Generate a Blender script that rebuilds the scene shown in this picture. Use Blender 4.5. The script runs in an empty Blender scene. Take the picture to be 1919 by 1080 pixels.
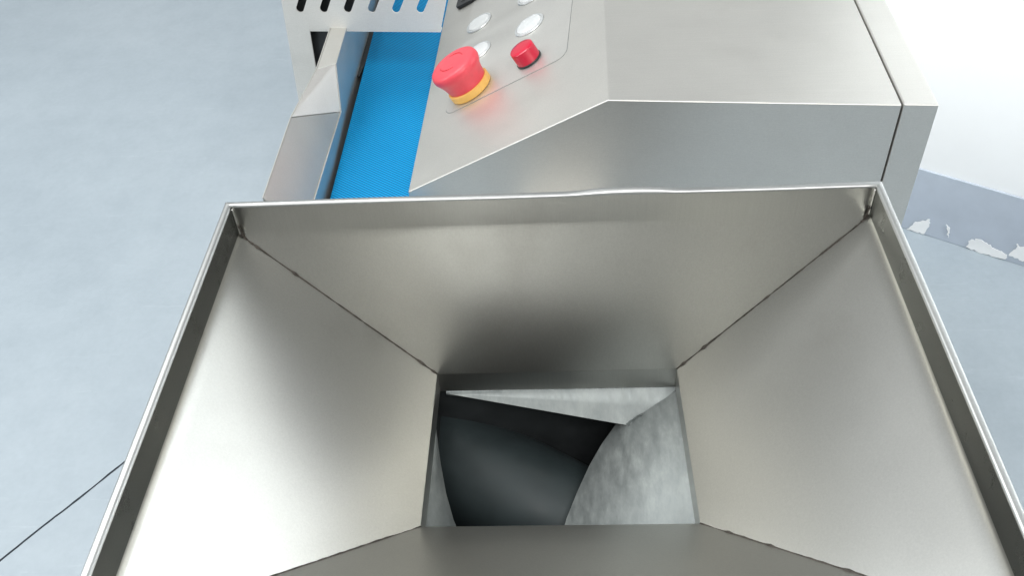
import bpy, bmesh, math, random
from mathutils import Vector, Matrix, noise

# ------------------------------------------------------------------ camera
scene = bpy.context.scene
COL = scene.collection
IMG_W, IMG_H = 1919.0, 1080.0
FOCAL = 1722.38                      # in photo pixels
PITCH, ROLL, YAW = 0.7703, -0.0806, -0.0785
CAM = Vector((0.01106, -0.5595, 0.446))
FWD = Vector((math.sin(YAW)*math.cos(PITCH), math.cos(YAW)*math.cos(PITCH), -math.sin(PITCH)))
RT0 = Vector((math.cos(YAW), -math.sin(YAW), 0))
UP0 = RT0.cross(FWD)
RIGHT = math.cos(ROLL)*RT0 + math.sin(ROLL)*UP0
UP = -math.sin(ROLL)*RT0 + math.cos(ROLL)*UP0
cam_data = bpy.data.cameras.new('camera')
cam_data.sensor_width = 36.0
cam_data.sensor_fit = 'HORIZONTAL'
cam_data.lens = 36.0*FOCAL/IMG_W
cam_data.clip_start = 0.01
cam_data.clip_end = 60.0
cam = bpy.data.objects.new('camera', cam_data)
m = Matrix.Identity(4)
for i in range(3):
    m[i][0], m[i][1], m[i][2], m[i][3] = RIGHT[i], UP[i], -FWD[i], CAM[i]
cam.matrix_world = m
COL.objects.link(cam)
scene.camera = cam

# ------------------------------------------------------------------ light
world = bpy.data.worlds.new('World')
scene.world = world
world.use_nodes = True
bg = world.node_tree.nodes['Background']
bg.inputs['Color'].default_value = (0.93, 0.97, 1.0, 1)
bg.inputs['Strength'].default_value = 0.34

def area_lamp(name, loc, target, sx, sy, power, color):
    d = bpy.data.lights.new(name, 'AREA')
    d.shape = 'RECTANGLE'; d.size = sx; d.size_y = sy
    d.energy = power; d.color = color
    o = bpy.data.objects.new(name, d)
    o.location = loc
    o.rotation_euler = (Vector(target)-Vector(loc)).to_track_quat('-Z', 'Y').to_euler()
    COL.objects.link(o)
    return o
# tall window front at the far end of the hall, a window at the left, added overhead fill panels, an added wash on the white wall, all out of view
area_lamp('window_front_light', (-1.2, 4.6, 1.5), (-0.5, 0.0, -0.2), 5.0, 3.2, 11, (0.97, 1.0, 0.98))
area_lamp('window_light', (-3.2, 0.25, 1.0), (0.6, 0.0, -0.2), 0.8, 1.0, 28, (0.92, 0.97, 1.0))
area_lamp('overhead_fill_light', (-2.0, 0.9, 2.6), (-1.2, 0.9, -0.9), 1.6, 2.4, 84, (0.96, 0.99, 1.0))  # added fill for the floor and belt
area_lamp('overhead_fill_light', (-1.25, 0.9, 2.6), (-0.2, 0.3, 0.0), 1.0, 1.0, 13, (1.0, 0.97, 0.92))  # added fill for the front face and the hopper's back wall
area_lamp('overhead_fill_light', (0.4, -1.7, 2.6), (0.3, -0.9, -0.9), 2.0, 1.2, 80, (1.0, 0.99, 0.97))  # added behind the camera to brighten the floor mirrored in the front face
wash = area_lamp('wall_wash_light', (1.75, -0.25, 0.60), (1.22, 0.70, 0.26), 0.6, 0.4, 13.5, (0.97, 0.99, 1.0))  # added to bring the wall up to white, no real fitting
wash.data.spread = math.radians(70)

vs = scene.view_settings
vs.view_transform = 'Standard'
vs.look = 'None'
vs.exposure = 0.0
vs.gamma = 1.0
vs.use_curve_mapping = False
scene.render.engine = 'CYCLES'
scene.cycles.max_bounces = 10
scene.cycles.glossy_bounces = 8
scene.cycles.diffuse_bounces = 5

# ------------------------------------------------------------------ materials
def new_mat(name):
    mt = bpy.data.materials.new(name)
    mt.use_nodes = True
    nt = mt.node_tree
    return mt, nt, nt.nodes['Principled BSDF']

def N(nt, kind, **kw):
    n = nt.nodes.new(kind)
    for k, v in kw.items():
        setattr(n, k, v)
    return n

def coords(nt, scale=(1, 1, 1), rot=(0, 0, 0)):
    tc = N(nt, 'ShaderNodeTexCoord')
    mp = N(nt, 'ShaderNodeMapping')
    mp.inputs['Scale'].default_value = scale
    mp.inputs['Rotation'].default_value = rot
    nt.links.new(tc.outputs['Object'], mp.inputs['Vector'])
    return mp.outputs['Vector']

def noise_tex(nt, vec, scale, detail=4, rough=0.55):
    n = N(nt, 'ShaderNodeTexNoise')
    n.inputs['Scale'].default_value = scale
    n.inputs['Detail'].default_value = detail
    n.inputs['Roughness'].default_value = rough
    nt.links.new(vec, n.inputs['Vector'])
    return n.outputs['Fac']

def ramp(nt, fac, stops):
    r = N(nt, 'ShaderNodeValToRGB')
    el = r.color_ramp.elements
    while len(el) < len(stops):
        el.new(0.5)
    for e, (p, c) in zip(el, stops):
        e.position = p
        e.color = (*c, 1) if len(c) == 3 else c
    nt.links.new(fac, r.inputs['Fac'])
    return r.outputs['Color']

def maprange(nt, fac, a, b, lo, hi):
    n = N(nt, 'ShaderNodeMapRange')
    n.inputs['From Min'].default_value = a; n.inputs['From Max'].default_value = b
    n.inputs['To Min'].default_value = lo; n.inputs['To Max'].default_value = hi
    nt.links.new(fac, n.inputs['Value'])
    return n.outputs['Result']

def bump(nt, height, strength, dist, bsdf):
    b = N(nt, 'ShaderNodeBump')
    b.inputs['Strength'].default_value = strength
    b.inputs['Distance'].default_value = dist
    nt.links.new(height, b.inputs['Height'])
    nt.links.new(b.outputs['Normal'], bsdf.inputs['Normal'])

def steel(name, c0, c1, r0, r1, grain=(1, 60, 60), blotch=9.0, bump_s=0.05, metal=1.0, stain=0.10):
    mt, nt, b = new_mat(name)
    b.inputs['Metallic'].default_value = metal
    vec = coords(nt)
    f = noise_tex(nt, vec, blotch, 5, 0.6)
    base = ramp(nt, f, [(0.3, c0), (0.7, c1)])
    st = noise_tex(nt, vec, 13.0, 4, 0.55)               # dried smears and handling marks
    st2 = noise_tex(nt, vec, 5.0, 3, 0.5)
    mul = N(nt, 'ShaderNodeMath', operation='MULTIPLY')
    nt.links.new(maprange(nt, st, 0.50, 0.72, 0.0, stain), mul.inputs[0])
    nt.links.new(maprange(nt, st2, 0.45, 0.62, 0.0, 1.0), mul.inputs[1])
    mxs = N(nt, 'ShaderNodeMixRGB')
    nt.links.new(mul.outputs[0], mxs.inputs['Fac'])
    nt.links.new(base, mxs.inputs['Color1'])
    mxs.inputs['Color2'].default_value = (0.27, 0.25, 0.22, 1)
    g = noise_tex(nt, coords(nt, grain), 22.0, 3, 0.6)
    speck = noise_tex(nt, vec, 620.0, 2, 0.7)            # fine grain of the rolled sheet
    gm = N(nt, 'ShaderNodeMath', operation='MULTIPLY')
    nt.links.new(maprange(nt, g, 0.25, 0.75, 0.965, 1.035), gm.inputs[0])
    nt.links.new(maprange(nt, speck, 0.25, 0.75, 0.955, 1.045), gm.inputs[1])
    sc = N(nt, 'ShaderNodeVectorMath', operation='SCALE')
    nt.links.new(mxs.outputs[0], sc.inputs[0])
    nt.links.new(gm.outputs[0], sc.inputs['Scale'])
    nt.links.new(sc.outputs[0], b.inputs['Base Color'])
    add = N(nt, 'ShaderNodeMath', operation='ADD')
    f2 = noise_tex(nt, vec, blotch*2.3, 4, 0.6)
    nt.links.new(maprange(nt, f2, 0.3, 0.7, r0, r1), add.inputs[0])
    nt.links.new(maprange(nt, g, 0.3, 0.7, -0.006, 0.006), add.inputs[1])
    nt.links.new(add.outputs[0], b.inputs['Roughness'])
    if bump_s:
        bump(nt, g, bump_s, 0.0002, b)
    return mt

STEEL = steel('brushed_steel', (0.655, 0.645, 0.61), (0.70, 0.69, 0.65), 0.42, 0.46, blotch=6.0, bump_s=0.0, metal=0.85)
STEEL_IN = steel('hopper_steel', (0.565, 0.562, 0.532), (0.595, 0.592, 0.562), 0.32, 0.35, (60, 60, 1), 3.0, 0.0, stain=0.22)
STEEL_SHADE = steel('shaded_rim_steel', (0.14, 0.145, 0.14), (0.165, 0.17, 0.163), 0.26, 0.30, bump_s=0.0)  # dark throat reflection on the side rim bands put into the colour
STEEL_RIM = steel('rim_steel', (0.47, 0.48, 0.47), (0.54, 0.55, 0.54), 0.38, 0.44, bump_s=0.0)
COVER = steel('cover_steel', (0.70, 0.70, 0.67), (0.76, 0.76, 0.73), 0.46, 0.54, bump_s=0.0, metal=0.25)
STEEL_OUT = steel('matt_outer_steel', (0.60, 0.595, 0.57), (0.68, 0.675, 0.65), 0.52, 0.60, (60, 60, 1), 7.0, 0.0)

def plain(name, col, rough=0.5, metal=0.0, var=0.12, scale=60.0, coat=0.0, bump_s=0.1, spec=0.5):
    mt, nt, b = new_mat(name)
    f = noise_tex(nt, coords(nt), scale, 4, 0.6)
    lo = tuple(c*(1-var) for c in col); hi = tuple(min(1, c*(1+var)) for c in col)
    nt.links.new(ramp(nt, f, [(0.3, lo), (0.7, hi)]), b.inputs['Base Color'])
    nt.links.new(maprange(nt, f, 0.3, 0.7, max(0.02, rough-0.06), rough+0.06), b.inputs['Roughness'])
    b.inputs['Metallic'].default_value = metal
    b.inputs['Coat Weight'].default_value = coat
    b.inputs['Specular IOR Level'].default_value = spec
    if bump_s:
        bump(nt, f, bump_s, 0.0003, b)
    return mt

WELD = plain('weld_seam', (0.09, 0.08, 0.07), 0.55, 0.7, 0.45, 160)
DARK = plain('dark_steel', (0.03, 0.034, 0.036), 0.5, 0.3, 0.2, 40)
GAP = plain('dark_gap', (0.02, 0.02, 0.02), 0.8)
BLACK = plain('black_plastic', (0.02, 0.022, 0.024), 0.35)
RED = plain('red_plastic', (0.78, 0.07, 0.095), 0.46, 0, 0.05, 120, 0.1, 0.05)
REDLENS = plain('red_lens', (0.60, 0.008, 0.04), 0.20, 0, 0.06, 60, 0.3, 0.0)
YELLOW = plain('yellow_plastic', (0.90, 0.52, 0.13), 0.45, 0, 0.05)
BUTTON = plain('white_button', (0.64, 0.66, 0.66), 0.42, 0.0, 0.06, 90, 0.1, 0.25)
BEZEL = plain('bezel_metal', (0.80, 0.82, 0.82), 0.42, 0.8, 0.06, 90)
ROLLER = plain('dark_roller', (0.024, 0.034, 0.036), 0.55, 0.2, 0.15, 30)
WALLPAINT = plain('white_wall_paint', (0.84, 0.86, 0.87), 0.7, 0, 0.015, 6, 0, 0.1)
SKIRT = plain('blue_grey_paint', (0.44, 0.495, 0.57), 0.5, 0, 0.06, 14, 0, 0.1)
PEEL = plain('bare_white_plaster', (0.90, 0.915, 0.92), 0.8, 0, 0.02, 60, 0, 0.3)

OVERLAY = steel('panel_overlay', (0.65, 0.645, 0.615), (0.69, 0.685, 0.655), 0.45, 0.50, blotch=6.0, bump_s=0.0, metal=0.85)

def make_cast():
    mt, nt, b = new_mat('cast_aluminium')
    vec = coords(nt, (1.6, 0.8, 0.8), (0, 0, 0.4))
    f = noise_tex(nt, vec, 17, 6, 0.72)
    f2 = noise_tex(nt, coords(nt, (2.2, 0.7, 1), (0, 0, 0.5)), 60, 5, 0.65)
    mix = N(nt, 'ShaderNodeMath', operation='MULTIPLY')
    nt.links.new(f, mix.inputs[0]); nt.links.new(f2, mix.inputs[1])
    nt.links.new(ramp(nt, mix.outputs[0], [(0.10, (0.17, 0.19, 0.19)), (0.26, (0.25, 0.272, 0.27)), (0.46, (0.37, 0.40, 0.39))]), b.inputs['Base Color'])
    b.inputs['Metallic'].default_value = 0.55
    nt.links.new(maprange(nt, f2, 0.3, 0.7, 0.42, 0.62), b.inputs['Roughness'])
    bump(nt, f2, 0.25, 0.0006, b)
    return mt
CAST = make_cast()

def make_floor():
    mt, nt, b = new_mat('painted_concrete')
    vec = coords(nt)
    big = noise_tex(nt, vec, 1.7, 5, 0.6)
    col = ramp(nt, big, [(0.28, (0.375, 0.435, 0.48)), (0.55, (0.41, 0.472, 0.517)), (0.8, (0.44, 0.50, 0.543))])
    fine = noise_tex(nt, vec, 70, 6, 0.7)
    mx = N(nt, 'ShaderNodeMixRGB', blend_type='MULTIPLY')
    mx.inputs['Fac'].default_value = 0.35
    nt.links.new(col, mx.inputs['Color1'])
    nt.links.new(ramp(nt, fine, [(0.3, (0.82, 0.83, 0.84)), (0.65, (1, 1, 1))]), mx.inputs['Color2'])
    mid = noise_tex(nt, vec, 11, 6, 0.68)                # worn and dusty patches
    mxm = N(nt, 'ShaderNodeMixRGB', blend_type='MULTIPLY')
    mxm.inputs['Fac'].default_value = 0.55
    nt.links.new(mx.outputs[0], mxm.inputs['Color1'])
    nt.links.new(ramp(nt, mid, [(0.3, (0.86, 0.87, 0.88)), (0.6, (1.0, 1.0, 1.0))]), mxm.inputs['Color2'])
    mx = mxm
    # pale scuffs
    sc = noise_tex(nt, coords(nt, (1.0, 9.0, 1.0), (0, 0, 0.7)), 5.0, 6, 0.75)
    mx2 = N(nt, 'ShaderNodeMixRGB')
    nt.links.new(maprange(nt, sc, 0.62, 0.76, 0.0, 0.26), mx2.inputs['Fac'])
    nt.links.new(mx.outputs[0], mx2.inputs['Color1'])
    mx2.inputs['Color2'].default_value = (0.68, 0.74, 0.77, 1)
    nt.links.new(mx2.outputs[0], b.inputs['Base Color'])
    nt.links.new(maprange(nt, big, 0.3, 0.7, 0.42, 0.6), b.inputs['Roughness'])
    bump(nt, fine, 0.12, 0.0015, b)
    return mt
FLOOR = make_floor()

def make_belt():
    mt, nt, b = new_mat('blue_belt')
    w = []
    for ang, sc in ((0.62, 1.0), (-0.95, 1.0)):
        wv = N(nt, 'ShaderNodeTexWave', wave_type='BANDS', bands_direction='X', wave_profile='SIN')
        wv.inputs['Scale'].default_value = 80.0*sc
        wv.inputs['Distortion'].default_value = 0.0
        nt.links.new(coords(nt, (1, 1, 1), (0, 0, ang)), wv.inputs['Vector'])
        w.append(wv.outputs['Fac'])
    a = N(nt, 'ShaderNodeMath', operation='MULTIPLY_ADD')
    nt.links.new(w[0], a.inputs[0]); a.inputs[1].default_value = 0.35
    nt.links.new(w[1], a.inputs[2])
    nt.links.new(ramp(nt, a.outputs[0], [(0.25, (0.0005, 0.105, 0.30)), (0.95, (0.001, 0.33, 0.66))]), b.inputs['Base Color'])
    b.inputs['Roughness'].default_value = 0.55
    b.inputs['Specular IOR Level'].default_value = 0.18
    bump(nt, a.outputs[0], 0.5, 0.0007, b)
    return mt
BELT = make_belt()

# ------------------------------------------------------------------ mesh helpers
def ray(px, py):
    return (RIGHT*((px-959.5)/FOCAL) - UP*((py-540.0)/FOCAL) + FWD)

def hit(px, py, p0, n):
    """where the sight line of a photo point meets the plane through p0 with normal n (used to measure the machine)"""
    d = ray(px, py); n = Vector(n)
    return CAM + d*((Vector(p0)-CAM).dot(n)/d.dot(n))

def at_z(px, py, z):
    return hit(px, py, (0, 0, z), (0, 0, 1))

def link(name, me, mat, parent=None):
    o = bpy.data.objects.new(name, me)
    COL.objects.link(o)
    if mat:
        me.materials.append(mat)
    if parent:
        o.parent = parent
        if parent.type == 'EMPTY':
            o.matrix_parent_inverse = Matrix.Translation(-parent.location)
    return o

def mesh(name, verts, faces, mat, parent=None, smooth=False):
    me = bpy.data.meshes.new(name)
    me.from_pydata([tuple(v) for v in verts], [], faces)
    bm = bmesh.new(); bm.from_mesh(me)
    bmesh.ops.remove_doubles(bm, verts=bm.verts, dist=1e-7)
    bmesh.ops.recalc_face_normals(bm, faces=bm.faces)
    bm.to_mesh(me); bm.free()
    for p in me.polygons:
        p.use_smooth = smooth
    return link(name, me, mat, parent)

def bevel(o, w, seg=3):
    md = o.modifiers.new('bevel', 'BEVEL')
    md.width = w; md.segments = seg; md.limit_method = 'ANGLE'; md.angle_limit = math.radians(25)
    md.harden_normals = True
    for p in o.data.polygons:
        p.use_smooth = True
    return o

def prism(name, pts, off, mat, parent=None, bev=0.0, seg=3):
    """polygon pts extruded by vector off"""
    pts = [Vector(p) for p in pts]; off = Vector(off); n = len(pts)
    v = pts + [p+off for p in pts]
    f = [list(range(n))[::-1], list(range(n, 2*n))]
    for i in range(n):
        j = (i+1) % n
        f.append([i, j, n+j, n+i])
    o = mesh(name, v, f, mat, parent)
    if bev:
        bevel(o, bev, seg)
    return o

def box(name, lo, hi, mat, parent=None, bev=0.0):
    (x0, y0, z0), (x1, y1, z1) = lo, hi
    return prism(name, [(x0, y0, z0), (x1, y0, z0), (x1, y1, z0), (x0, y1, z0)], (0, 0, z1-z0), mat, parent, bev)

def lathe(name, prof, origin, e1, e2, n, mat, parent=None, seg=48, wob=None):
    """profile (radius, height) turned about n at origin"""
    v, f = [], []
    rings = []
    for (r, h) in prof:
        if parent and name in PANEL_BITS: r, h = r*KP, h*KP
        if r < 1e-6:
            v.append(origin + n*h); rings.append([len(v)-1]); continue
        ring = []
        for k in range(seg):
            a = 2*math.pi*k/seg
            rr = r*(1 + (wob(a, h) if wob else 0))
            v.append(origin + e1*(rr*math.cos(a)) + e2*(rr*math.sin(a)) + n*h)
            ring.append(len(v)-1)
        rings.append(ring)
    for a, b in zip(rings, rings[1:]):
        if len(a) == 1:
            for k in range(seg): f.append([a[0], b[k], b[(k+1) % seg]])
        elif len(b) == 1:
            for k in range(seg): f.append([a[k], a[(k+1) % seg], b[0]])
        else:
            for k in range(seg):
                f.append([a[k], a[(k+1) % seg], b[(k+1) % seg], b[k]])
    me_o = mesh(name, v, f, mat, parent, True)
    for p in me_o.data.polygons:
        p.use_smooth = True
    md = me_o.modifiers.new('edges', 'EDGE_SPLIT'); md.split_angle = math.radians(38)
    return me_o

def tube(name, pts, radii, mat, parent=None, seg=6):
    v, f = [], []
    pts = [Vector(p) for p in pts]
    n = len(pts)
    for i, p in enumerate(pts):
        d = (pts[min(i+1, n-1)] - pts[max(i-1, 0)]).normalized()
        a = d.cross(Vector((0.31, 0.2, 1))).normalized(); b = d.cross(a)
        for k in range(seg):
            t = 2*math.pi*k/seg
            v.append(p + (a*math.cos(t)+b*math.sin(t))*radii[i])
    for i in range(n-1):
        for k in range(seg):
            f.append([i*seg+k, i*seg+(k+1) % seg, (i+1)*seg+(k+1) % seg, (i+1)*seg+k])
    f.append(list(range(seg))[::-1]); f.append([(n-1)*seg+k for k in range(seg)])
    return mesh(name, v, f, mat, parent, True)

def thing(name, label, cat, loc=(0, 0, 0), group=None):
    o = bpy.data.objects.new(name, None)
    o.location = loc
    o.empty_display_size = 0.05
    COL.objects.link(o)
    o['label'] = label; o['category'] = cat
    if group:
        o['group'] = group
    return o

random.seed(4)
KP = 1.0
PANEL_BITS = ('push_button', 'button_cap', 'indicator_lamp', 'lamp_lens', 'emergency_stop', 'stop_cap')
FZ = -0.90                                    # floor level below the hopper rim

# ------------------------------------------------------------------ floor with its saw-cut joint
ja = at_z(0, 1052, FZ); jb = at_z(235, 865, FZ)
jd = (jb-ja).normalized(); jn = Vector((-jd.y, jd.x, 0))
S = 9.0
steps = [-S + i*0.5 for i in range(int((S-1)/0.5))] + [-1 + i*0.012 for i in range(0, 200)] + [1.4 + i*0.5 for i in range(16)]
lineL, lineR = [], []
for s in steps:
    w = 0.0016*noise.noise(Vector((s*9, 0, 0))) + 0.0012*noise.noise(Vector((s*45, 3, 0)))
    hw = 0.0021 + 0.0008*noise.noise(Vector((s*30, 7, 0)))
    c = ja + jd*s
    lineL.append(c + jn*(w+hw)); lineR.append(c + jn*(w-hw))
v, f = [], []
for L, R in zip(lineL, lineR):
    for p in (L + jn*S, L, R, R - jn*S):
        v.append(p)
for i in range(len(steps)-1):
    a = i*4; b = a+4
    f.append([a, a+1, b+1, b]); f.append([a+2, a+3, b+3, b+2])
floor = mesh('floor', v, f, FLOOR)
floor['kind'] = 'structure'
v, f = [], []
for L, R in zip(lineL, lineR):
    mid = (L+R)/2 - Vector((0, 0, 0.007))
    for p in (L, mid, R): v.append(p)
for i in range(len(steps)-1):
    a = i*3; b = a+3
    f.append([a, a+1, b+1, b]); f.append([a+1, a+2, b+2, b+1])
mesh('floor_joint', v, f, plain('joint_dirt', (0.10, 0.12, 0.14), 0.9, 0, 0.3, 90), floor)

# ------------------------------------------------------------------ white wall with painted skirting
wa = at_z(1700, 430, FZ); wb = at_z(1919, 500, FZ)
wd = (wa-wb).normalized()                     # runs away to the left
wn = Vector((wd.y, -wd.x, 0))
if wn.dot(CAM-wa) < 0: wn = -wn
sk_top = (hit(1725, 315, wa, wn).z + hit(1919, 375, wa, wn).z)/2
wall = thing('wall', 'bright white wall at right with blue-grey skirting and peeling patches', 'wall', tuple(wa))
w_end = hit(1640, 0, wa, wn)
w0, w1 = wa - wd*2.2, wa + wd*(wd.dot(w_end-wa)+0.04)
prism('wall_face', [w0 - wn*0.006, w1 - wn*0.006, w1 - wn*0.006 + Vector((0, 0, 3.2)), w0 - wn*0.006 + Vector((0, 0, 3.2))], -wn*0.12, WALLPAINT, wall)
prism('skirting', [w0, w1, w1 + Vector((0, 0, sk_top-FZ)), w0 + Vector((0, 0, sk_top-FZ))], -wn*0.0055, SKIRT, wall, 0.002, 2)
def patch(pix, name='peeled_patch'):
    pts = [hit(px, py, wa + wn*0.0006, wn) for px, py in pix]
    for p in pts:
        p.z = max(p.z, FZ+0.0015)
    # ragged outline: subdivide and jitter
    out = []
    for i, p in enumerate(pts):
        q = pts[(i+1) % len(pts)]
        for k in range(4):
            t = k/4
            r = p.lerp(q, t)
            if k: r = r + wd*random.uniform(-.0022, .0022) + Vector((0, 0, random.uniform(-.0022, .0022)))
            out.append(r)
    zl = min(p.z for p in out); zh = max(p.z for p in out)
    out = [p + wn*(0.0025*((p.z-zl)/(zh-zl))**2) for p in out]      # the flakes lift off at the top
    prism(name, out, wn*0.0012, PEEL, wall)
patch([(1698, 432), (1712, 418), (1730, 412), (1744, 410), (1742, 424), (1732, 438), (1716, 440)])
patch([(1774, 419), (1779, 424), (1780, 436), (1777, 446), (1776, 436)])
patch([(1810, 462), (1818, 450), (1834, 447), (1850, 454), (1862, 464), (1878, 470), (1888, 478), (1884, 486), (1862, 482), (1846, 484), (1828, 474)])
patch([(1890, 479), (1904, 466), (1907, 456), (1912, 462), (1940, 462), (1950, 500), (1925, 492), (1908, 484)])

# ------------------------------------------------------------------ feed hopper
W = 0.25; D = 0.335
HZ = -0.031
TZ = -0.18
TXL, TXR, TYB, TYF = -0.1045, 0.109, -0.0245, -0.18
hop = thing('feed_hopper', 'open stainless steel feed hopper with four sloping walls and dark throat', 'hopper', (0, -0.16, TZ))

def rim_corner(u):
    """four corners of the rim rectangle pushed outwards by u"""
    return [(-W-u, 0+u), (W+u, 0+u), (W+u, -D-u), (-W-u, -D-u)]
# rim profile (outward offset, z): inner face, rolled top, hem, outer face
band_prof = [(0.0, HZ+0.004), (0.0, HZ+0.006), (0.0, -0.0021), (0.0016, -0.0021), (0.0016, HZ+0.004)]
hem_prof = [(0.0, -0.0020), (0.0003, -0.0008), (0.0014, 0.0), (0.0044, 0.0), (0.0055, -0.0005), (0.0060, -0.0016),
            (0.0060, -0.012), (0.0052, -0.0128), (0.0018, -0.0128), (0.0018, -0.0020)]
def rim_piece(name, side, rp, mat, parent):    # side: back, right, front, left
    v, f = [], []
    seg = 60
    for s in range(seg+1):
        t = s/seg
        for (u, z) in rp:
            c = rim_corner(u)
            a, b = Vector(c[side]), Vector(c[(side+1) % 4])
            p = a.lerp(b, t)
            x = p.x
            dz = 0.0004*noise.noise(Vector((p.x*9, p.y*9, side)))
            du = 0.0005*noise.noise(Vector((p.x*6, p.y*6, side+5)))*(1 if 0 < s < seg else 0)
            if side == 0 and z > -0.02:       # the dent that lifts the hem at the back
                g = max(0, 1-abs((x-0.062)/0.040)**2.4)
                dz += 0.0026*g*(0.2+0.8*min(1, max(0, u/0.004)))
            if not 0 < s < seg: dz = 0
            if z < -0.02: dz = du = 0
            n = [(0, 1), (1, 0), (0, -1), (-1, 0)][side]
            v.append(Vector((p.x+n[0]*du, p.y+n[1]*du, z+dz)))
    k = len(rp)
    for s in range(seg):
        for i in range(k):
            j = (i+1) % k
            f.append([s*k+i, s*k+j, (s+1)*k+j, (s+1)*k+i])
    f.append(list(range(k))); f.append([seg*k+i for i in range(k)][::-1])
    o = mesh(name, v, f, mat, parent, True)
    md = o.modifiers.new('edges', 'EDGE_SPLIT'); md.split_angle = math.radians(50)
    return o
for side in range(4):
    band = rim_piece('rim', side, band_prof, STEEL_SHADE if side in (1, 3) else STEEL_IN, hop)
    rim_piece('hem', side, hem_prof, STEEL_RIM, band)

# sloping walls: (t along slope, z), t=0 at rim plane, t=1 at throat; the bend under the rim is rolled
def wall_profile():
    pr = []
    r = 0.0075/0.147
    zf = lambda t: HZ + (TZ-HZ)*t
    P0 = Vector((0, HZ+0.004)); P1 = Vector((0, HZ)); P2 = Vector((r*1.2, zf(r*1.2)))
    for k in range(7):
        q = k/6
        b = P0*(1-q)**2 + P1*2*q*(1-q) + P2*q*q
        pr.append((b.x, b.y))
    for k in range(1, 13):
        t = r*1.2 + (1-r*1.2)*k/12
        pr.append((t, zf(t)))
    return pr
wp = wall_profile()
rimc = [Vector((-W, 0)), Vector((W, 0)), Vector((W, -D)), Vector((-W, -D))]
thrc = [Vector((TXL, TYB)), Vector((TXR, TYB)), Vector((TXR+0.0015, TYF)), Vector((TXL-0.0005, TYF))]
for side, nm in enumerate(('back_wall', 'side_wall', 'front_wall', 'side_wall')):
    v, f = [], []
    seg = 24
    for (t, z) in wp:
        a = rimc[side].lerp(thrc[side], t); b = rimc[(side+1) % 4].lerp(thrc[(side+1) % 4], t)
        for s in range(seg+1):
            p = a.lerp(b, s/seg)
            nrm = [(0, 1), (1, 0), (0, -1), (-1, 0)][side]
            q = 0.0016*noise.noise(Vector((p.x*7+side*3, p.y*7, z*7)))*math.sin(math.pi*s/seg)*math.sin(math.pi*min(1, t))
            v.append(Vector((p.x+nrm[0]*q, p.y+nrm[1]*q, z-abs(q)*0.3)))
    for i in range(len(wp)-1):
        for s in range(seg):
            a = i*(seg+1)+s
            f.append([a, a+1, a+seg+2, a+seg+1])
    o = mesh(nm, v, f, STEEL_IN, hop, True)
    # thickness outwards
    cen = Vector((0, -D/2, 0.3))
    me = o.data
    if me.polygons[len(me.polygons)//2].normal.dot(cen-me.polygons[len(me.polygons)//2].center) < 0:
        me.flip_normals()
    md = o.modifiers.new('sheet', 'SOLIDIFY'); md.thickness = 0.0015; md.offset = -1
    o.data.materials.append(STEEL_OUT); md.material_offset = 1
    md = o.modifiers.new('edges', 'EDGE_SPLIT'); md.split_angle = math.radians(45)
# weld beads down the four corners
for k in range(4):
    pts, rad = [], []
    n = 70
    for i in range(n+1):
        q = i/n
        t, z = 0, 0
        tt = q*(len(wp)-1); i0 = min(int(tt), len(wp)-2); fr = tt-i0
        t = wp[i0][0]*(1-fr)+wp[i0+1][0]*fr; z = wp[i0][1]*(1-fr)+wp[i0+1][1]*fr
        p = rimc[k].lerp(thrc[k], t)
        pts.append((p.x+random.uniform(-.0002, .0002), p.y+random.uniform(-.0002, .0002), z-0.0003))
        r = 0.0008 + 0.0005*noise.noise(Vector((q*11, k*5, 0))) + 0.0003*random.random()
        if k in (0, 1) and i < 16: r += 0.0004
        if random.random() < 0.04: r += 0.0008
        rad.append(max(0.0004, r))
    tube('weld_bead', pts, rad, WELD, hop, 7)
    # upright bead in the rim corner
    c = rimc[k]
    sx = 1 if c.x < 0 else -1; sy = -1 if c.y > -0.1 else 1
    pp = [(c.x+sx*0.0004, c.y+sy*0.0004, HZ+0.002+(i/14)*0.026) for i in range(15)]
    tube('weld_bead', pp, [0.0010+0.0006*random.random()*(1-i/18) for i in range(15)], STEEL_IN, hop, 7)
    if k < 2:      # burnt spot where the beads meet
        tube('weld_bead', [(c.x+sx*(0.0010+0.0003*i), c.y+sy*0.0010, HZ+0.012-0.0022*i) for i in range(7)], [0.0004, 0.0009, 0.0006, 0.0010, 0.0007, 0.0013, 0.0007], WELD, hop, 7)
# upright throat collar below the walls
CZ = -0.2045
for side in range(4):
    a, b = thrc[side], thrc[(side+1) % 4]
    n = Vector([(0, 1), (1, 0), (0, -1), (-1, 0)][side])
    prism('throat_collar', [(a.x, a.y, TZ-0.0002), (b.x, b.y, TZ-0.0002), (b.x, b.y, CZ), (a.x, a.y, CZ)], (n.x*0.002, n.y*0.002, 0), STEEL_IN, hop)

# ------------------------------------------------------------------ machine body
AF = math.radians(-5.6)
fx = Vector((math.cos(AF), math.sin(AF), 0))           # along the front face
fn = Vector((-math.sin(AF), math.cos(AF), 0))          # into the machine
yd = Vector((math.sin(math.radians(1.5)), math.cos(math.radians(1.5)), 0))
FP = Vector((0.25, 0.30, 0))
A = hit(1140, 188, FP, fn); Bq = hit(1691, 196, FP, fn); Cq = hit(765, 360, FP, fn)
topz = (A.z+Bq.z)/2; A.z = topz; Bq.z = topz
mach = thing('food_machine', 'boxy stainless steel machine with slanted button panel behind the hopper', 'machine', (0.08, 0.4, FZ))
LEN = 0.70
BOT = -0.80
TH = 0.0016
# one folded casing per face, butted along the bends
def face(name, pts, mat=STEEL, bev=0.0, inward=None):
    return prism(name, pts, inward, mat, mach, bev)
up = Vector((0, 0, 1))
slope_dir = (Cq-A).normalized()
pn = yd.cross(slope_dir).normalized()
if pn.z < 0: pn = -pn
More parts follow.
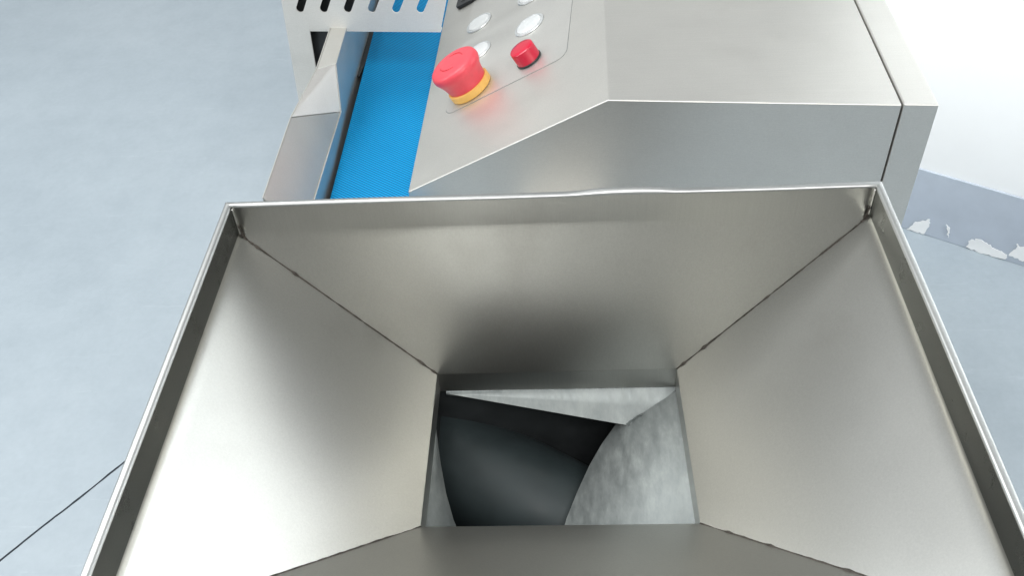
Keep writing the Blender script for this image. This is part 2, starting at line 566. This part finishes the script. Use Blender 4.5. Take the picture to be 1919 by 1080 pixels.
# casing: extruded profile (front outline) so that the bends are rolled edges
prof = [Vector((Cq.x, Cq.y, BOT)), Cq, A, Bq, Vector((Bq.x, Bq.y, BOT))]
n = len(prof)
v = []
for p in prof: v.append(p)
for p in prof: v.append(p + yd*LEN)
body_faces = [('front_panel', [0, 1, 2, 3, 4]), ]
# casing as one bevelled shell (front + slanted + flat top + left side)
casing = mesh('casing', v, [[4, 3, 2, 1, 0], [0, 1, 6, 5], [1, 2, 7, 6], [2, 3, 8, 7], [3, 4, 9, 8], [5, 6, 7, 8, 9]], STEEL, mach)
bevel(casing, 0.0016, 4)
# spot of weld grinding on the bend
# right side cover: a slab of the same outline, a hair proud, behind a dark seam
gap = 0.0016
s0 = Bq + fx*gap - fn*0.0012 + up*0.0014
wid = (hit(1760, 195, FP, fn) - Bq).length - gap
sl = [s0, s0 + fx*wid, s0 + fx*wid + Vector((0, 0, BOT-topz)), s0 + Vector((0, 0, BOT-topz))]
cover_side = prism('side_cover', sl, yd*(LEN+0.002), STEEL, mach, 0.0016, 4)
g0 = Bq - fx*0.0005 + fn*0.004 - up*0.004
prism('seam_gap', [g0, g0+fx*(gap+0.001), g0+fx*(gap+0.001)+up*(BOT-topz+0.02), g0+up*(BOT-topz+0.02)], yd*(LEN-0.02), GAP, mach)
for (dx, dy) in ((0.03, 0.05), (0.03, 0.70), (0.36, 0.05), (0.36, 0.70)):
    base = Vector((Cq.x, Cq.y, 0)) + fx*dx + yd*dy
    lathe('foot', [(0.0, FZ-BOT), (0.024, FZ-BOT), (0.024, FZ-BOT+0.012), (0.010, FZ-BOT+0.02), (0.010, 0.001)],
          Vector((base.x, base.y, BOT)), Vector((1, 0, 0)), Vector((0, 1, 0)), up, DARK, mach, 20)

# ---- control panel on the slanted facet
KP = (hit(884, 166, A, pn)-CAM).dot(FWD)/0.89    # panel fittings are sized for a panel 0.89 m down the lens axis
def on_panel(px, py, lift=0.0):
    return hit(px, py, A + pn*lift, pn)
e1 = -slope_dir                                  # up-slope, to the right
e2 = pn.cross(e1).normalized()                   # away from the front
if e2.y < 0: e2 = -e2
def pc(P):
    d = P-A
    return d.dot(e1), d.dot(e2)
def from_pc(a, b, lift=0):
    return A + e1*a + e2*b + pn*lift
c_r = pc(on_panel(1066, 60)); c_b = pc(on_panel(950, 160)); c_l = pc(on_panel(838, 200))
u0, u1, v0, v1 = c_l[0], c_r[0], c_b[1], c_b[1]+0.42
rr = 0.012*KP
out = []
for (cx_, cy_, a0) in ((u1-rr, v0+rr, -90), (u1-rr, v1-rr, 0), (u0+rr, v1-rr, 90), (u0+rr, v0+rr, 180)):
    for k in range(9):
        a = math.radians(a0+k*90/8)
        out.append((cx_+rr*math.cos(a), cy_+rr*math.sin(a)))
overlay = prism('control_overlay', [from_pc(a, b, 0.00005) for a, b in out], pn*0.0007, OVERLAY, mach)
# dark hairline round the overlay
v, f = [], []
for (a, b) in out:
    ca, cb = (u0+u1)/2, (v0+v1)/2
    v.append(from_pc(a, b, 0.0001))
    s = 0.0007
    dx = 1 if a > ca else -1; dy = 1 if b > cb else -1
    v.append(from_pc(a+dx*s, b+dy*s, 0.0001))
for i in range(len(out)):
    j = (i+1) % len(out)
    f.append([2*i, 2*i+1, 2*j+1, 2*j])
mesh('overlay_edge_shadow', v, f, plain('overlay_shadow_line', (0.22, 0.23, 0.23), 0.6), overlay)

OV = 0.0009
def push_button(px, py, r):
    o = on_panel(px, py, OV) 
    b = lathe('push_button', [(0, 0.0002), (r*0.99, 0.0002), (r, 0.0006), (r*0.97, 0.0013), (r*0.86, 0.0015), (r*0.84, 0.0012)], o, e1, e2, pn, BEZEL, mach, 40)
    lathe('button_cap', [(r*0.835, 0.0009), (r*0.81, 0.0017), (r*0.66, 0.0022), (r*0.3, 0.0024), (0, 0.0024)], o, e1, e2, pn, BUTTON, b, 40)
    return b
push_button(898, 43, 0.0158)
push_button(992, 47, 0.0168)
push_button(897, 96, 0.0150)
push_button(994, -9, 0.0158)
# black display housing that reaches into the top of the picture
da, db = pc(on_panel(856, 20, OV))
dl, dw_, drr = 0.075, 0.045, 0.009
dout = []
for (cx_, cy_, a0) in ((da+dl-drr, db+drr, -90), (da+dl-drr, db+dw_-drr, 0), (da+drr, db+dw_-drr, 90), (da+drr, db+drr, 180)):
    for k in range(7):
        a = math.radians(a0+k*90/6)
        dout.append((cx_+drr*math.cos(a), cy_+drr*math.sin(a)))
disp = prism('display_housing', [from_pc(a, b, OV) for a, b in dout], pn*0.005, BLACK, mach, 0.0015, 3)
prism('display_window', [from_pc(da+q*dl, db+w_*dw_, OV+0.0052) for q, w_ in ((0.14, 0.25), (0.86, 0.25), (0.86, 0.8), (0.14, 0.8))], pn*0.0004, plain('smoked_window', (0.012, 0.012, 0.013), 0.15, 0, 0.1), disp)
# red indicator lamp
o = on_panel(992, 112, OV)
lamp = lathe('indicator_lamp', [(0, 0.0002), (0.0128, 0.0002), (0.0128, 0.0016), (0.0120, 0.0020)], o, e1, e2, pn, BLACK, mach, 40)
lathe('lamp_lens', [(0.0121, 0.0012), (0.0122, 0.0125), (0.0119, 0.0146), (0.0112, 0.0152), (0.006, 0.0155), (0, 0.0156)], o, e1, e2, pn, REDLENS, lamp, 40)
# emergency stop
o = on_panel(884, 166, OV)
es = lathe('emergency_stop', [(0, 0.0002), (0.0215, 0.0002), (0.0222, 0.001), (0.0222, 0.0072), (0.0212, 0.0082), (0.017, 0.0082)], o, e1, e2, pn, YELLOW, mach, 48)
lathe('stop_cap', [(0.0200, 0.0078), (0.0203, 0.010), (0.0214, 0.016), (0.0226, 0.020), (0.0243, 0.0232), (0.0254, 0.0262), (0.0253, 0.0292),
                   (0.0242, 0.0318), (0.0220, 0.0332), (0.0170, 0.0340), (0.008, 0.0345), (0, 0.0346)], o, e1, e2, pn, RED, es, 64,
      wob=lambda a, h: 0.010*math.cos(10*a) if 0.021 < h < 0.030 else 0.0)

ctr = o + pn*(0.0349*KP)
for a0 in (20, 200):
    pts = [ctr + (e1*math.cos(math.radians(a0+6*q)) + e2*math.sin(math.radians(a0+6*q)))*0.0125*KP for q in range(16)]
    pts = [p - pn*0.0006*KP for p in pts]
    tube('cap_arrow', pts, [0.0003+0.0004*KP*min(1, (15-q)/5) for q in range(16)], plain('moulded_red', (0.55, 0.03, 0.045), 0.5, 0, 0.05), es, 6)
# ---- feed chamber casting below the hopper throat
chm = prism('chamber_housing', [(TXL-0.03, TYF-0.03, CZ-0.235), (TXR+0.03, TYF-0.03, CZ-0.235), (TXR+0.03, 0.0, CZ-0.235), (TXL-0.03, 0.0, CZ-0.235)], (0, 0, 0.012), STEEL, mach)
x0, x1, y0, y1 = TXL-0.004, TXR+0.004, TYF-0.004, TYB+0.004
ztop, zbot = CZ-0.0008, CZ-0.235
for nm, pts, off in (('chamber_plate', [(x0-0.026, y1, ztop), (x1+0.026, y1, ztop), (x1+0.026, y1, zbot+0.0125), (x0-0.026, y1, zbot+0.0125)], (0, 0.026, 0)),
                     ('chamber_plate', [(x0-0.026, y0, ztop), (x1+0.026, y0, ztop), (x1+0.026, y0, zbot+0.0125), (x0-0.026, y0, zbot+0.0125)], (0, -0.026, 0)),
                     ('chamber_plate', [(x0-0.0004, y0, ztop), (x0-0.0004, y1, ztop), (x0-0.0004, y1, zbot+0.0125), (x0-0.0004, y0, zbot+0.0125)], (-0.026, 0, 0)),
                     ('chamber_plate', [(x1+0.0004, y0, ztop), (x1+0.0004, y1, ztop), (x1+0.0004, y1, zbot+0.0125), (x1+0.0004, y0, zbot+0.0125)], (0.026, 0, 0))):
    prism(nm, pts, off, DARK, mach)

prism('feed_neck', [(-0.05, 0.0052, CZ-0.20), (0.055, 0.0052, CZ-0.20), (0.055, 0.0052, CZ-0.10), (-0.05, 0.0052, CZ-0.10)], (0, 0.33, 0), STEEL_OUT, mach, 0.004)
def loft(name, rows, mat, parent, smooth=True, thick=0.004):
    v, f = [], []
    k = len(rows[0])
    for r in rows: v += r
    for i in range(len(rows)-1):
        for j in range(k-1):
            f.append([i*k+j, i*k+j+1, (i+1)*k+j+1, (i+1)*k+j])
    o = mesh(name, v, f, mat, parent, smooth)
    me = o.data
    if sum(p.normal.z for p in me.polygons) < 0: me.flip_normals()
    md = o.modifiers.new('sheet', 'SOLIDIFY'); md.thickness = thick; md.offset = -1
    md = o.modifiers.new('edges', 'EDGE_SPLIT'); md.split_angle = math.radians(45)
    return o
ZC = CZ-0.0015
# back ledge: wedge that widens and dips to the right
R0 = at_z(1274, 731, ZC); P0 = at_z(836, 738, ZC-0.001); P1 = at_z(1178, 798, ZC-0.022)
rows = []
for q in range(9):
    t = q/8
    top = P0.lerp(Vector((x1, R0.y, ZC)), t) ; top.y += 0.006
    a = P0.lerp(R0, t); b = P0.lerp(P1, t)
    rows.append([a.lerp(b, s/4) + Vector((0, 0.004*(s == 0), 0)) for s in range(5)])
loft('chamber_ledge', rows, CAST, mach, True, 0.003)
# right flank: curves down into the bore
edge_px = [(1178, 798, 0.022), (1154, 796, 0.030), (1128, 832, 0.042), (1105, 872, 0.050), (1082, 922, 0.056), (1062, 972, 0.060), (1044, 1030, 0.063)]
rim_px = [(1274, 731, 0.0), (1279, 760, 0.0), (1284, 810, 0.0), (1290, 862, 0.0), (1297, 920, 0.0), (1303, 975, 0.0), (1309, 1030, 0.0)]
rows = []
for (ex, ey, ed), (tx, ty, td) in zip(edge_px, rim_px):
    e = at_z(ex, ey, ZC-ed); t_ = at_z(tx, ty, ZC)
    row = []
    for k in range(11):
        s = k/10
        p = t_.lerp(e, s)
        bulge = 0.010*math.sin(math.pi*s)*min(1, ed/0.05)
        row.append(p + Vector((0.2*bulge, 0, bulge)))
    rows.append(row)
loft('chamber_flank', rows, CAST, mach, True, 0.003)
# ridge between them
tube('chamber_ridge', [R0.lerp(P1, i/10)+Vector((0, 0, 0.0002+0.0004*random.random())) for i in range(11)], [0.0011]*11, CAST, mach, 8)
# left sliver
lp = [(816, 796, 0.0), (812, 830, 0.0), (805, 885, 0.0), (799, 940, 0.0), (793, 1000, 0.0)]
le = [(817, 800, 0.002), (826, 870, 0.014), (836, 925, 0.020), (850, 975, 0.026), (872, 1030, 0.030)]
rows = []
for (ax, ay, ad), (bx, by, bd) in zip(lp, le):
    a = at_z(ax, ay, ZC-ad); b = at_z(bx, by, ZC-bd)
    rows.append([a.lerp(b, k/5) + Vector((0, 0, 0.003*math.sin(math.pi*k/5))) for k in range(6)])
loft('chamber_flank', rows, CAST, mach, True, 0.0012)
# feed roller deep in the bore
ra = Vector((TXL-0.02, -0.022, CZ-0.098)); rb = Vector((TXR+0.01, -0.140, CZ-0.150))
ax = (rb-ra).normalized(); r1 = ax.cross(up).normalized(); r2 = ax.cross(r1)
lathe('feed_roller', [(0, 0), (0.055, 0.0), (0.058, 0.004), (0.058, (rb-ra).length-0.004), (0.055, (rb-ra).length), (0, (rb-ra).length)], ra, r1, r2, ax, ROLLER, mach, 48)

# ------------------------------------------------------------------ conveyor at the left
conv = thing('conveyor', 'blue textured conveyor belt with steel side guard left of machine', 'conveyor', (-0.17, 0.45, FZ))
BZ = -0.30
gx = at_z(656, 214, BZ).x
bx0, bx1 = gx+0.0036, gx+0.0036+0.125
by0, by1 = 0.29, 1.25
br = 0.016
# belt: closed loop round two nose rollers
loop = []
for k in range(13):
    a = math.radians(90+180*k/12)
    loop.append((by0+br+br*math.cos(a), BZ-br+br*math.sin(a)))
for k in range(13):
    a = math.radians(-90+180*k/12)
    loop.append((by1-br+br*math.cos(a), BZ-br+br*math.sin(a)))
v, f = [], []
for (y, z) in loop:
    v.append((bx0, y, z)); v.append((bx1, y, z))
k = len(loop)
for i in range(k):
    j = (i+1) % k
    f.append([2*i, 2*i+1, 2*j+1, 2*j])
belt = mesh('belt', v, f, BELT, conv)
md = belt.modifiers.new('sheet', 'SOLIDIFY'); md.thickness = 0.0018; md.offset = 0
for y in (by0+br, by1-br):
    lathe('roller', [(0, 0), (br-0.0015, 0.0), (br-0.0015, bx1-bx0-0.002), (0, bx1-bx0-0.002)], Vector((bx0+0.001, y, BZ-br)), Vector((0, 1, 0)), Vector((0, 0, 1)), Vector((1, 0, 0)), STEEL, conv, 24)
box('bed_plate', (bx0+0.001, by0+0.04, BZ-2*br+0.006), (bx1-0.001, by1-0.04, BZ-0.004), DARK, conv)
# side guard: low near section with wide flange, step facet, tall far section with narrow flange
GP = Vector((gx, 0, 0)); GN = Vector((1, 0, 0))
gz = hit(640, 209, GP, GN).z
tz2 = hit(630, 119, GP, GN).z
i0 = at_z(591, 370, gz); i1 = at_z(640, 209, gz); o1 = at_z(546, 220, gz+0.063); o0 = at_z(493, 374, gz+0.063)
i2 = at_z(630, 119, tz2); o2 = at_z(594, 129, tz2); i3 = at_z(641, 61, tz2); o3 = at_z(619, 61, tz2)
dn = (i0-i1).normalized()
ys = 0.27
def ext(p, q, y):
    t = (y-q.y)/(p.y-q.y)
    return q + (p-q)*t
i0e, o0e = ext(i0, i1, ys), ext(o0, o1, ys)
i3e, o3e = Vector((i3.x, 1.2, i3.z)), Vector((o3.x, 1.2, o3.z))
zb_ = BZ-0.045
T_ = 0.0018
lowz = lambda p: Vector((p.x, p.y, zb_))
inner = prism('guard_wall', [lowz(i0e), i0e, i1, i2, i3e, lowz(i3e)], (-T_, 0, 0), STEEL, conv, 0.0006, 2)
e_ = Vector((-T_, 0, -0.0004))
prism('guard_flange', [i0e+e_, i1+e_, o1, o0e], (0, 0, -T_), STEEL, conv, 0.0006, 2)
prism('guard_facet', [i1+e_+Vector((0, 0.0004, 0.0004)), i2+e_+Vector((0, 0, 0.0006)), o2+Vector((0, 0, 0.0002)), o1+Vector((0, 0.0004, 0.0004))], (0, T_, -0.0006), COVER, conv, 0.0005, 2)
prism('guard_flange', [i2+e_+Vector((0, 0.0005, 0)), i3e+e_, o3e, o2+Vector((0, 0.0005, 0))], (0, 0, -T_), STEEL, conv, 0.0006, 2)
# outer lip hanging from the flange
prism('guard_lip', [o0e+Vector((-0.0004, 0, 0)), o1+Vector((-0.0004, 0, 0)), o1+Vector((-0.0004, 0, -0.05)), o0e+Vector((-0.0004, 0, -0.05))], (-T_, 0, 0), STEEL, conv, 0.0006, 2)
prism('guard_lip', [o1+Vector((-0.0004, 0.001, 0)), o2+Vector((-0.0004, 0.001, 0)), o3e+Vector((-0.0004, 0, 0)), lowz(o3e)+Vector((-0.0004, 0, 0)), lowz(o1)+Vector((-0.0004, 0.001, 0.02))], (-T_, 0, 0), STEEL, conv, 0.0006, 2)
for (lx, ly) in ((gx-0.03, 0.34), (gx-0.03, 1.1)):
    box('leg', (lx-0.015, ly-0.015, FZ), (lx+0.015, ly+0.015, zb_-0.001 if False else BZ-0.048), STEEL, conv, 0.002)
box('cross_beam', (gx-0.045, 0.3, BZ-0.062), (gx+0.06, 1.15, BZ-0.0485), STEEL, conv, 0.002)

# ------------------------------------------------------------------ slotted cover over the belt
cov = thing('slotted_cover', 'pale steel cover plate with row of slanted slots above blue belt', 'cover', (-0.27, 0.62, -0.4))
cy = at_z(641, 61, tz2).y + 0.004
CP = Vector((-0.2, cy, 0)); cn = fn
def cpt(px, py): return hit(px, py, CP, cn)
tl, tr = cpt(580, 55), cpt(826, 59)
l0, l1 = cpt(527, 0), cpt(560, 190)
op = cpt(592, 128)
low = -0.52
def down(a, b, z):
    t = (z-a.z)/(b.z-a.z)
    return a + (b-a)*t
ptop = 0.02
lt = down(l1, l0, ptop); lb = down(l0, l1, low)
ob = down(tl, op, low)
# body side boundary of the cover at the right
rt_x = tr + fx*0.0
TC = 0.0022
leg = prism('cover_leg', [lb, down(l0, l1, tl.z), tl, ob], fn*TC, COVER, cov)
def in_plane(a, b):                               # a along fx from tl, b up from opening top
    return tl + fx*a + up*b
# header plate with true slotted holes
sb1, sb6 = cpt(560, 22), cpt(785, 24)
wtot = (tr-tl).dot(fx)
hdr_l = (down(l0, l1, tl.z) - tl).dot(fx)
bm = bmesh.new()
rtop = down(tr, cpt(837, 0), ptop)
outer = [in_plane(hdr_l, 0.0), in_plane(wtot, 0.0), rtop, lt]
edges = []
def ring(pts):
    vs_ = [bm.verts.new(p) for p in pts]
    for i in range(len(vs_)):
        edges.append(bm.edges.new((vs_[i], vs_[(i+1) % len(vs_)])))
ring(outer)
sa = (sb1-tl).dot(fx); sz = (sb1-tl).z; se = (sb6-tl).dot(fx)
pitch_s = (se-sa)/5
sr = 0.0056
sdir = (0.46, 0.888); sp = (-sdir[1], sdir[0])
slen = 0.066
for k in range(6):
    cx0 = sa + pitch_s*k; cz0 = sz
    cx0 += sdir[0]*sr; cz0 += sdir[1]*sr
    pts = []
    for (bx, bz, a0) in ((cx0, cz0, 180), (cx0+sdir[0]*slen, cz0+sdir[1]*slen, 0)):
        for q in range(9):
            a = math.radians(a0 + q*180/8)
            ca, sa_ = math.cos(a), math.sin(a)
            pts.append(in_plane(bx + sr*(sp[0]*ca*-1 + sdir[0]*sa_), bz + sr*(sp[1]*ca*-1 + sdir[1]*sa_)))
    ring(pts)
bmesh.ops.triangle_fill(bm, edges=edges, use_beauty=True, use_dissolve=False)
bmesh.ops.recalc_face_normals(bm, faces=bm.faces)
me = bpy.data.meshes.new('cover_plate'); bm.to_mesh(me); bm.free()
plate = link('cover_plate', me, COVER, cov)
if me.polygons[0].normal.dot(fn) > 0: me.flip_normals()
md = plate.modifiers.new('sheet', 'SOLIDIFY'); md.thickness = TC; md.offset = -1
# return fold along the opening, side plate, added dark sheets standing in for interior shade
prism('cover_fold', [in_plane(0.0, -0.0004), in_plane(wtot, -0.0004), in_plane(wtot, -0.0030), in_plane(0.0, -0.0030)], fn*0.012, COVER, cov, 0.0006, 2)
sd = lt + fn*(TC+0.0002); sb_ = lb + fn*(TC+0.0002)
prism('cover_side', [sd, sd+yd*0.3, sb_+yd*0.3, sb_], fx*TC, COVER, cov)
bq = tl + fn*0.018
cw = (o3-tl).dot(fx)+0.004
prism('opening_shade_sheet', [tl+fn*0.016+fx*(-0.02)+up*0.012, tl+fn*0.016+fx*cw+up*0.012, tl+fn*0.016+fx*cw+up*(low-tl.z), tl+fn*0.016+fx*(-0.02)+up*(low-tl.z)], fn*0.002, BLACK, cov)  # black sheet in place of the shade inside the opening
bw = sa + pitch_s*2.35
prism('slot_shade_sheet', [tl+fn*0.019+fx*(-0.02)+up*0.0135, tl+fn*0.019+fx*bw+up*0.0135, tl+fn*0.019+fx*(bw+0.03)+up*(ptop-tl.z-0.01), tl+fn*0.019+fx*(-0.02)+up*(ptop-tl.z-0.01)], fn*0.002, BLACK, cov)  # black sheet in place of the shade behind the first slots
prism('interior_shade_pan', [tl+fn*0.0195+fx*(-0.02)+up*(-0.09), tl+fn*0.0195+fx*(0.055)+up*(-0.09), tl+fn*0.168+fx*(0.055)+up*(-0.09), tl+fn*0.168+fx*(-0.02)+up*(-0.09)], up*-0.002, DARK, cov)  # dark pan added to stand for the shaded interior
